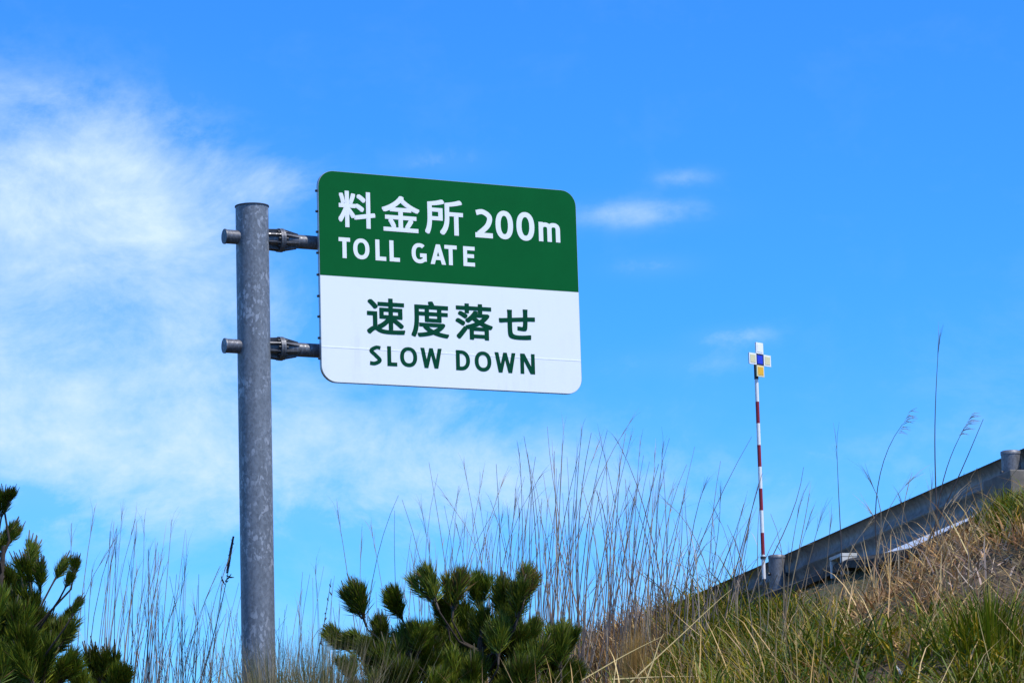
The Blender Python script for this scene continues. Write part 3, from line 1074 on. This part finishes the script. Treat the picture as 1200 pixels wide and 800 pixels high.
def clump(label, x0, x1, d0, d1, count, ty0, ty1, lean, sig, r0=0.0042, plume=0.45, leaves=(0, 3), col=None, power=1.0, base_y=770):
    """x0..x1: photo columns of the roots, ty0..ty1: rows of the tips, lean: sideways drift of the tips in pixels per 100 rows"""
    global N_ST
    cx, cd = (x0 + x1) / 2, (d0 + d1) / 2
    c = root_at(cx, cd, base_y)
    t = thing('dry_grass_clump', label, 'dry grass', (c.x, c.y, c.z), GSTALK)
    for i in range(count):
        px_ = rnd.uniform(x0, x1); d = rnd.uniform(d0, d1)
        b0 = root_at(px_, d, base_y)
        ty = ty0 + (ty1 - ty0) * rnd.random() ** power
        rise = (base_y - ty)
        ln = (lean + rnd.gauss(0, sig)) / 100 * rise
        tp = at(px_ + ln, ty, d + rnd.uniform(-0.25, 0.25))
        bn = Vector((rnd.gauss(0, 0.055) - ln / 100 * 0.06, rnd.gauss(0, 0.05), 0))
        dr_ = rnd.gauss(0.03, 0.07) if rnd.random() < 0.6 else 0.0
        pl = rnd.randint(6, 12) if rnd.random() < plume else 0
        stalk(b0, tp, bn, r0 * rnd.uniform(0.75, 1.2), rnd.randint(*leaves), pl, col(rnd) if col else None, dr_).build('stalk', M['stalk'], t)
        N_ST += 1
    return t


def straw_col(r): return np.array([0.30, 0.235, 0.15]) * r.uniform(0.7, 1.25)


clump('thin upright dry stalks rising just right of the left-edge pine', 75, 120, 21.5, 23, 15, 590, 690, 14, 8)
clump('dry stalks bending right, midway between the left-edge pine and the sign pole', 118, 170, 20.5, 22.5, 34, 598, 720, 26, 10, power=1.3)
clump('low tangle of dry stalks sweeping right towards the sign pole', 165, 255, 20, 22, 85, 640, 775, 30, 20, 0.0036, 0.2, (1, 4), power=0.7)
clump('short dry stalks close behind the foot of the sign pole', 255, 330, 21, 22.5, 34, 690, 770, 18, 28, 0.0034, 0.1, (2, 4))
clump('sparse thin stalks between the sign pole and the bushy pine', 330, 420, 22, 24, 34, 660, 770, 15, 22, 0.0034, 0.2, (1, 4))
clump('dry stalks behind the left half of the bushy pine', 420, 500, 23, 25, 18, 585, 730, 4, 12, 0.0038)
clump('fan of dry stalks rising above the top of the bushy pine', 500, 570, 24, 26, 36, 540, 690, 7, 15)
clump('dry stalks behind the right shoulder of the bushy pine', 570, 625, 24, 26.5, 30, 520, 690, 5, 14)
clump('tallest dense stand of dry stalks right of the bushy pine, below the sign corner', 618, 680, 25, 27.5, 44, 482, 690, 5, 13, 0.0050, power=0.9)
clump('dense stand of dry stalks in the middle of the skyline', 675, 735, 25.5, 28, 46, 492, 700, 6, 13, 0.0050, power=0.9)
clump('dry stalks thinning out before the gap left of the survey pole', 735, 790, 26, 28, 38, 505, 700, 7, 14, 0.0048)
clump('loose dry stalks left of the survey pole', 795, 875, 24, 26, 30, 535, 660, 5, 16, 0.0042, 0.5)
clump('pale stalks standing in front of the survey pole foot and drain box', 885, 985, 20.5, 23, 15, 560, 690, 6, 13, 0.0040, 0.5, (0, 2), straw_col, base_y=790)
clump('straw stalks in front of the middle of the guardrail', 985, 1085, 19.5, 22, 18, 530, 690, 8, 14, 0.0040, 0.5, (0, 3), straw_col, base_y=790)
clump('straw stalks crossing the guardrail just left of its near post', 1080, 1150, 19.5, 21.5, 16, 500, 660, 10, 13, 0.0042, 0.5, (0, 3), straw_col, base_y=780)
clump('short straw stalks on the bank below the near guardrail post', 1130, 1200, 17.5, 20, 12, 640, 740, 6, 30, 0.0036, 0.0, (0, 2), straw_col, base_y=800)


def seed_head(b, p, d, side, n, L, col, sweep):
    """one-sided drooping reed panicle"""
    for i in range(n):
        f = i / (n - 1)
        q = p - d * (1 - f) * L
        ll = L * (0.42 - 0.22 * abs(f - 0.5)) * rnd.uniform(0.8, 1.15)
        o = (sweep + rv(0.25)).normalized()
        lp = [q, q + (d * 0.5 + o * 0.7) * ll * 0.5, q + (d * 0.5 + o * 1.1) * ll - SZ * 0.012]
        b.ribbon(lp, [0.005, 0.008, 0.002], Vector((0, 0, 1)).cross(o).normalized() * 0.5 + SZ * 0.6)
        b.fill(col * rnd.uniform(0.8, 1.3))


def single(label, name, bx, top, d, bend, r0=0.0045, leaves=1, plume=0, head=None, col=None, droop=0.0, by=770):
    b0 = root_at(bx, d, by)
    tp = at(top[0], top[1], d)
    b = stalk(b0, tp, bend, r0, leaves, plume, col, droop, 14)
    if head == 'reed':
        d_ = (tp - b0).normalized() * 0.7 + Vector((0.5, 0, 0.4)); d_.normalize()
        seed_head(b, tp + d_ * 0.10, d_, None, 14, 0.17, np.array([0.10, 0.08, 0.085]), Vector((1, 0, -0.1)))
    if head == 'spike':
        dirv = (b.pts[-1] - b.pts[-3]).normalized()
        pts = [tp - dirv * f for f in (0.26, 0.18, 0.09, 0.0)]
        b.tube(pts, [0.005, 0.008, 0.009, 0.006], 6)
        b.fill(np.array([0.045, 0.034, 0.034]))
        for i in range(46):
            f = rnd.uniform(0, 0.26); o = rv().normalized()
            q = tp - dirv * f
            b.ribbon([q, q + o * 0.015 + dirv * 0.01], [0.007, 0.003], dirv)
        for i in range(4):
            q = tp - dirv * rnd.uniform(0.27, 0.34); o = (rv() + Vector((rnd.choice((-1, 1)), 0, 0.2))).normalized()
            b.tube([q, q + o * 0.035, q + o * 0.06 + SZ * 0.01], [0.003, 0.006, 0.002], 5)
        b.fill(np.array([0.045, 0.034, 0.034]))
    if head == 'buds':
        for i in range(16):
            f = rnd.uniform(0.35, 0.98); q = b0.lerp(tp, f) + Vector(bend) * (4 * f * (1 - f)) * (0.4 + 0.9 * f)
            o = (rv() + SZ * 0.8).normalized()
            b.tube([q, q + o * 0.014, q + o * 0.034], [0.003, 0.0055, 0.001], 5)
        b.fill(np.array([0.06, 0.05, 0.05]))
    o = b.build(name, M['stalk'])
    return tag(o, label, 'dry stalk')


DK = np.array([0.075, 0.062, 0.06])
single('dark curved flower stalk with a knobbly spike just left of the sign pole', 'flower_stalk', 128, (273.5, 628), 20.6, (0.09, 0, -0.06), 0.0056, 1, 0, 'spike', np.array([0.05, 0.042, 0.042]))
single('dark budded twig leaning up right from behind the sign pole', 'budded_twig', 300, (389, 678), 20.8, (0.03, 0, -0.03), 0.0050, 1, 0, 'buds', DK)
single('lone stalk arching right above the pine, tip near the sign underside', 'arching_stalk', 418, (466, 580), 22.5, (-0.12, 0, 0.1), 0.0036, 1, 0, None, DK)
single('lone stalk leaning left beside the leftmost top tuft of the bushy pine', 'leaning_stalk', 492, (462, 598), 22.5, (-0.06, 0, 0.0), 0.0034, 0, 0, None, DK)
single('tallest single reed, standing straight above the guardrail near the right edge', 'tall_reed', 1104, (1099, 404), 20.5, (-0.02, 0, 0), 0.0046, 0, 7, None, DK * 1.2, by=760)
single('arching reed with drooping seed head above the middle of the guardrail', 'seeded_reed', 1036, (1058, 497), 20.8, (-0.14, 0, 0.05), 0.0042, 1, 0, 'reed', DK, by=760)
single('reed with drooping seed head close left of the near guardrail post', 'seeded_reed', 1090, (1130, 500), 20.4, (-0.05, 0, 0.02), 0.0044, 1, 0, 'reed', DK, by=760)
single('bare straight stick leaning right in front of the guardrail near its post', 'leaning_stick', 1062, (1153, 491), 20.3, (0.0, 0, 0), 0.0050, 0, 0, None, DK * 0.9, by=700)
single('thin reed standing alone between survey pole and seeded reed', 'thin_reed', 990, (980, 522), 20.8, (0.01, 0, 0), 0.0040, 1, 5, None, DK * 1.3, by=780)
single('crooked stalk leaning right across the skyline just left of the survey pole', 'crooked_stalk', 770, (872, 590), 24.5, (0.04, 0, -0.08), 0.0046, 2, 0, None, DK * 1.2, by=760)
single('pale stalk slanting across the green grass under the survey pole', 'slanting_straw', 905, (948, 578), 19.5, (0, 0, 0), 0.0044, 1, 3, None, np.array([0.33, 0.27, 0.17]), by=790)


# long straws fallen across the green part of the bank
def fallen(label, pa, pb, da, dbb, r0=0.006, name='fallen_straw', col=(0.40, 0.32, 0.14)):
    a, c = at(*pa, da), at(*pb, dbb)
    b = stalk(a, c, (0, 0, 0.01), r0, 0, 0, np.array(col), 0, 8)
    tag(b.build(name, M['stalk']), label, 'fallen straw')


fallen('long pale straw lying low across the bottom of the bank right of the pine', (676, 800), (776, 745), 20.2, 21.6)
fallen('long pale straw slanting up through the grass left of the survey pole', (738, 800), (858, 690), 19.6, 22.4)
fallen("pale straw lying almost level along the bottom edge right of the bushy pine", (716, 796), (826, 793), 18.6, 18.8)
fallen('split straw leaning in the grass under the tan tuft', (756, 800), (778, 742), 19.0, 19.4)
fallen('straw slanting over the brown litter under the guardrail', (958, 764), (1030, 715), 17.6, 18.6)
fallen('straw leaning right at the bottom right of the bank', (1080, 745), (1108, 708), 16.4, 17.0)
b = SB()
a_, c_ = at(1050, 779, 15.2), at(1066, 806, 15.1)
b.ribbon([a_, a_.lerp(c_, .35) + SZ * .008, a_.lerp(c_, .7) + SZ * .004, c_], [0.006, 0.018, 0.022, 0.014], Vector((0.8, 0.3, 0.5)).normalized())
b.ribbon([a_ + Vector((0, .003, .001)), c_ + Vector((.004, .003, .004))], [0.004, 0.012], Vector((0.3, 0.8, 0.5)).normalized())
b.fill(np.array([0.62, 0.58, 0.48]))
tag(b.build('broken_leaf', M['stalk']), 'bright bleached broken leaf in the green grass at the bottom right', 'leaf')

patch('tan_tuft', 'soft tan tuft of dead grass on the bank between the pine and the survey pole', 'grass tuft', 742, 23.2, 0.07, 420, 0.7, 1,  np.array([[0.42, 0.27, 0.08], [0.32, 0.20, 0.06]]), lean=(0, 0.16), curl=(0.0, 0.35), wid=(0.002, 0.004), top=722)
patch('green_tuft', 'broad-bladed green tuft at the foot of the near guardrail post', 'grass tuft', 1186, 20.8, 0.18, 300, 0.10, 0.26, GREENS[[1, 3, 4]], wid=(0.006, 0.011))
patch('green_tuft', 'bright green tuft at the bottom right corner', 'grass tuft', 1160, 15.4, 0.25, 500, 0.18, 0.40, GREENS[[0, 1, 4]], wid=(0.006, 0.011))
patch('green_tuft', 'green tuft on the skyline left of the survey pole', 'grass tuft', 838, 25.6, 0.25, 400, 0.15, 0.34, GREENS, wid=(0.005, 0.009))
STR2 = np.array([[0.30, 0.24, 0.13], [0.22, 0.19, 0.08], [0.36, 0.30, 0.18], [0.12, 0.13, 0.03]])
patch('straw_tuft', 'straw coloured tuft hiding the foot of the sign pole', 'grass tuft', 318, 18.9, 0.16, 900, 0.7, 1, STR2, top=728, lean=(0.02, 0.3), wid=(0.004, 0.008), curl=(0.0, 0.5))
patch('straw_tuft', 'straw coloured tuft between the sign pole and the bushy pine', 'grass tuft', 375, 19.6, 0.22, 1100, 0.7, 1, STR2, top=722, lean=(0.02, 0.3), wid=(0.004, 0.008), curl=(0.0, 0.5))


# ---------------------------------------------------------------- pines
def tuft_mesh(seed, n=1250, L=0.17, needle=0.098, cand=1, brown=0.05, shoots=5, spread=1.0):
    """a shoot clothed in needles, growing along +Z from the origin"""
    r = np.random.default_rng(seed)
    ns = shoots
    sid = r.integers(0, ns, n)
    sa = r.uniform(0, 6.283, ns); sr = np.where(np.arange(ns) == 0, 0.0, r.uniform(0.028, 0.055, ns)) * spread
    sl = L * np.where(np.arange(ns) == 0, 1.0, r.uniform(0.62, 1.0, ns))
    t = np.sqrt(r.uniform(0.0, 1, n))
    a = r.uniform(0, 6.283, n)
    ox, oy = (np.cos(sa) * sr)[sid], (np.sin(sa) * sr)[sid]
    f = 0.15 + 0.85 * t ** 0.7
    ax_ = np.stack([ox * f * 1.25, oy * f * 1.25, sl[sid] * t], 1)
    open_ = np.radians(50 - 28 * t ** 1.2 + r.normal(0, 9, n))
    rad = np.stack([np.cos(a), np.sin(a), 0 * a], 1)
    d = rad * np.sin(open_)[:, None]; d[:, 2] = np.cos(open_)
    d[:, 0] += ox * 4; d[:, 1] += oy * 4
    d /= np.linalg.norm(d, axis=1)[:, None]
    ln = needle * r.uniform(0.7, 1.15, n)
    side = np.cross(d, r.normal(0, 1, (n, 3))); side /= np.linalg.norm(side, axis=1)[:, None]
    mid = ax_ + d * (ln * 0.55)[:, None] + np.array([0, 0, 1]) * 0.004
    tip = ax_ + d * ln[:, None] + np.array([0, 0, 1]) * (0.016 * r.uniform(0.2, 1, n))[:, None]
    w0, w1 = 0.0018, 0.0024
    V = np.stack([ax_ - side * w0, ax_ + side * w0, mid - side * w1, mid + side * w1, tip], 1)
    T = np.array([(0, 1, 3), (0, 3, 2), (2, 3, 4)])
    F = (np.arange(n)[:, None, None] * 5 + T[None]).reshape(-1, 3)
    base = np.array([[0.080, 0.120, 0.007], [0.115, 0.150, 0.009], [0.055, 0.095, 0.007], [0.150, 0.165, 0.012]])
    c = base[r.integers(0, 4, n)] * r.uniform(0.8, 1.25, (n, 1)) * (r.uniform(0.75, 1.3, ns)[sid])[:, None]
    dead = r.random(n) < brown
    c[dead] = np.array([0.14, 0.085, 0.03])
    Vs = [V.reshape(-1, 3)]; Fs = [F]; Cs = [np.repeat(c, 5, 0)]
    off = n * 5

    def rod(p, q, r0, r1, col):
        nonlocal off
        p, q = np.array(p), np.array(q)
        m = 5
        th = np.arange(m) * 2 * np.pi / m
        ring = np.stack([np.cos(th), np.sin(th), 0 * th], 1)
        v = np.concatenate([p + ring * r0, (p + q) / 2 + ring * (r0 + r1) * 0.62, q + ring * r1])
        f = []
        for j in range(2):
            for k in range(m):
                k2 = (k + 1) % m
                f += [(j * m + k, j * m + k2, j * m + m + k2), (j * m + k, j * m + m + k2, j * m + m + k)]
        Vs.append(v); Fs.append(np.array(f) + off); Cs.append(np.tile(col, (len(v), 1))); off += len(v)
    rod((0, 0, -0.05), (0, 0, L * 0.3), 0.007, 0.006, (0.06, 0.045, 0.03))
    for j in range(ns):
        e = np.array([np.cos(sa[j]) * sr[j] * 1.25, np.sin(sa[j]) * sr[j] * 1.25, sl[j]])
        rod((e[0] * .2, e[1] * .2, 0.0), e, 0.005, 0.004, (0.07, 0.05, 0.03))
        for k in range(cand):   # resinous candles standing above the needles
            th = r.uniform(0, 6.28); sp_ = 0.0 if k == 0 else r.uniform(0.01, 0.026)
            q0 = e + np.array([np.cos(th) * sp_ * .4, np.sin(th) * sp_ * .4, -0.01])
            q1 = q0 + np.array([np.cos(th) * sp_, np.sin(th) * sp_, r.uniform(0.07, 0.135)])
            rod(q0, q1, 0.0055, 0.003, np.array([0.12, 0.105, 0.06]) * r.uniform(0.6, 1.3))
    V = np.concatenate(Vs); F = np.concatenate(Fs); c = np.concatenate(Cs)
    o = np_mesh('needle_tuft', V, F, M['needle'], c)
    me = o.data
    bpy.data.objects.remove(o)
    return me


TUFTS = [tuft_mesh(100 + i, cand=[0, 1, 0, 1, 1, 0][i], shoots=[4, 5, 6, 4, 5, 6][i], spread=[0.85, 1.0, 1.25, 1.1, 0.9, 1.1][i]) for i in range(6)]
TUFTS_C = [tuft_mesh(200 + i, n=650, cand=3, L=0.15, needle=0.080, shoots=3, spread=0.9) for i in range(4)]
TUFTS_B = [tuft_mesh(300 + i, cand=1, brown=0.4) for i in range(2)]


def pine(label, tx, d, tufts, trunk_top, seed):
    r = random.Random(seed)
    base = at(tx, 770, d); base.z = hz(base.x, base.y) - 0.05
    t = thing('pine_tree', label, 'pine tree', (base.x, base.y, base.z))
    top = at(trunk_top[0], trunk_top[1], d)
    pts = [base.lerp(top, f) + Vector((0.05 * math.sin(f * 4 + seed), 0.04 * math.sin(f * 5), 0)) for f in (0, .2, .4, .6, .8, 1)]
    MB().tube(pts, [0.055, 0.047, 0.04, 0.032, 0.024, 0.014], 10).build('trunk', M['bark'], t)
    for (px_, py_, sc, lean, kind) in tufts:
        dd = d + r.uniform(-0.45, 0.45)
        tip = at(px_, py_, dd)                       # middle of the tuft
        # direction: mostly up, leaning sideways by `lean` degrees in the picture
        a = R(lean + r.uniform(-6, 6)); b_ = R(r.uniform(-28, 28))
        dr = Vector((math.sin(a) * math.cos(b_), math.sin(b_), math.cos(a) * math.cos(b_))).normalized()
        ms = {'n': TUFTS, 'c': TUFTS_C, 'b': TUFTS_B}[kind]
        L = 0.21 * sc
        root = tip - dr * L * 0.62
        o = bpy.data.objects.new('needle_tuft', ms[r.randrange(len(ms))])
        COL.objects.link(o); o.parent = t
        o.location = root - base
        o.rotation_mode = 'QUATERNION'
        o.rotation_quaternion = dr.to_track_quat('Z', 'Y') @ Matrix.Rotation(r.uniform(0, 6.28), 3, 'Z').to_quaternion()
        o.scale = (sc * 1.1, sc * 1.1, sc * 1.1)
        if kind == 'b': o['label'] = 'tuft with browning needles'
        # branch from the trunk to the tuft
        hgt = max(0.25, min(0.97, (root.z - base.z - 0.25 - 0.35 * abs(root.x - base.x)) / (top.z - base.z)))
        i = min(4, int(hgt * 5)); st = pts[i].lerp(pts[i + 1], hgt * 5 - i)
        mid = st.lerp(root, 0.5) + Vector((0, 0, -0.05 - 0.08 * (root - st).length)) + Vector((r.gauss(0, .02), r.gauss(0, .02), 0))
        c2 = root - dr * 0.08
        MB().tube([st, mid, c2, root + dr * 0.02], [0.011 * sc + .002, 0.008, 0.006, 0.005], 6, smooth=True).build('branch', M['bark'], t)
    return t


CENTRE = [  # px, py, scale, lean, kind
    (418, 702, 1.05, -14, 'n'), (462, 706, 0.95, -30, 'n'), (503, 685, 1.10, -16, 'n'), (534, 690, 1.10, 6, 'b'), (522, 716, 0.9, -4, 'n'),
    (560, 690, 1.0, 4, 'n'), (588, 700, 1.15, 0, 'n'), (619, 682, 0.95, 14, 'b'), (613, 702, 1.0, 12, 'n'), (596, 722, 1.0, 10, 'n'),
    (445, 742, 1.0, -6, 'n'), (490, 745, 0.85, -2, 'n'), (394, 750, 0.9, -52, 'n'), (417, 757, 0.95, -48, 'n'), (408, 780, 0.7, -20, 'n'), (432, 764, 0.95, -25, 'n'),
    (456, 775, 1.15, -8, 'n'), (474, 768, 1.1, 4, 'n'), (470, 796, 1.15, 0, 'n'), (500, 782, 1.1, 0, 'n'), (524, 742, 1.1, -8, 'n'), (545, 728, 1.1, -2, 'n'), (548, 755, 1.15, 4, 'n'),
    (568, 735, 1.1, 4, 'n'), (575, 765, 1.15, 0, 'n'), (600, 750, 1.1, 12, 'n'), (622, 742, 0.95, 22, 'n'), (630, 768, 1.05, 22, 'n'), (659, 750, 1.1, 10, 'n'), (668, 748, .7, 12, 'n'), (652, 782, 1.1, 16, 'n'), (672, 790, .8, 30, 'n'),
    (615, 790, 1.1, 10, 'n'), (588, 792, 1.15, 4, 'n'), (556, 790, 1.15, 0, 'n'), (530, 785, 1.15, -4, 'n'), (508, 808, 1.1, 0, 'n'), (545, 815, 1.1, 0, 'n'), (600, 820, 1.1, 0, 'n'), (640, 815, 1.1, 10, 'n'), (440, 812, 1.1, -10, 'n'), (415, 810, .8, -20, 'n'),
    (520, 765, 1.1, -5, 'n'), (585, 745, 1.1, 5, 'n'), (610, 770, 1.1, 8, 'n'),
]
fr = random.Random(77)
CENTRE += [(fr.uniform(430, 665), fr.uniform(742, 835), fr.uniform(0.9, 1.15), fr.gauss(0, 14), 'n') for _ in range(34)]
pine('bushy dark green pine with rounded needle tufts right of the sign pole', 545, 20.3, CENTRE, (556, 735), 4)

LEFT = [
    (4, 588, 0.75, 14, 'c'), (-14, 600, 0.9, 0, 'c'), (14, 578, 0.45, 30, 'c'), (4, 632, 0.8, 30, 'c'), (16, 622, 0.7, 14, 'c'), (-10, 645, 1.0, 20, 'c'),
    (38, 652, 1.0, 4, 'c'), (30, 668, 0.9, -8, 'c'), (48, 672, 0.8, 10, 'c'), (6, 684, 1.05, -6, 'n'), (18, 692, 1.0, 6, 'n'), (72, 664, 0.75, 22, 'c'), (88, 662, 0.55, 16, 'c'), (82, 678, 0.5, 34, 'c'), (92, 710, 0.55, 34, 'c'), (80, 722, 0.6, 50, 'c'),
    (-12, 710, 1.2, -5, 'n'), (30, 712, 1.1, 0, 'n'), (10, 730, 1.2, -4, 'n'), (40, 740, 1.15, 8, 'n'), (66, 748, 1.05, 24, 'n'), (76, 740, 0.8, 20, 'n'), (22, 760, 1.2, 0, 'n'), (54, 772, 1.15, 12, 'n'), (0, 775, 1.2, 0, 'n'), (36, 792, 1.2, 0, 'n'), (78, 780, 0.9, 30, 'n'), (10, 805, 1.2, 0, 'n'), (62, 806, 1.1, 0, 'n'),
    (112, 774, 1.0, -4, 'c'), (126, 778, 1.05, 6, 'c'), (118, 800, 1.15, 0, 'n'), (138, 796, 0.9, 14, 'n'), (98, 806, 1.0, -10, 'n'), (-20, 745, 1.2, 0, 'n'), (-25, 790, 1.2, 0, 'n'), (-20, 680, 1.1, 0, 'n'),
]
LEFT += [(fr.uniform(-30, 45), fr.uniform(730, 820), fr.uniform(0.9, 1.2), fr.gauss(4, 16), 'n') for _ in range(22)]
pine('open-branched pine with upright candles at the left edge', -8, 18.6, LEFT, (2, 640), 9)
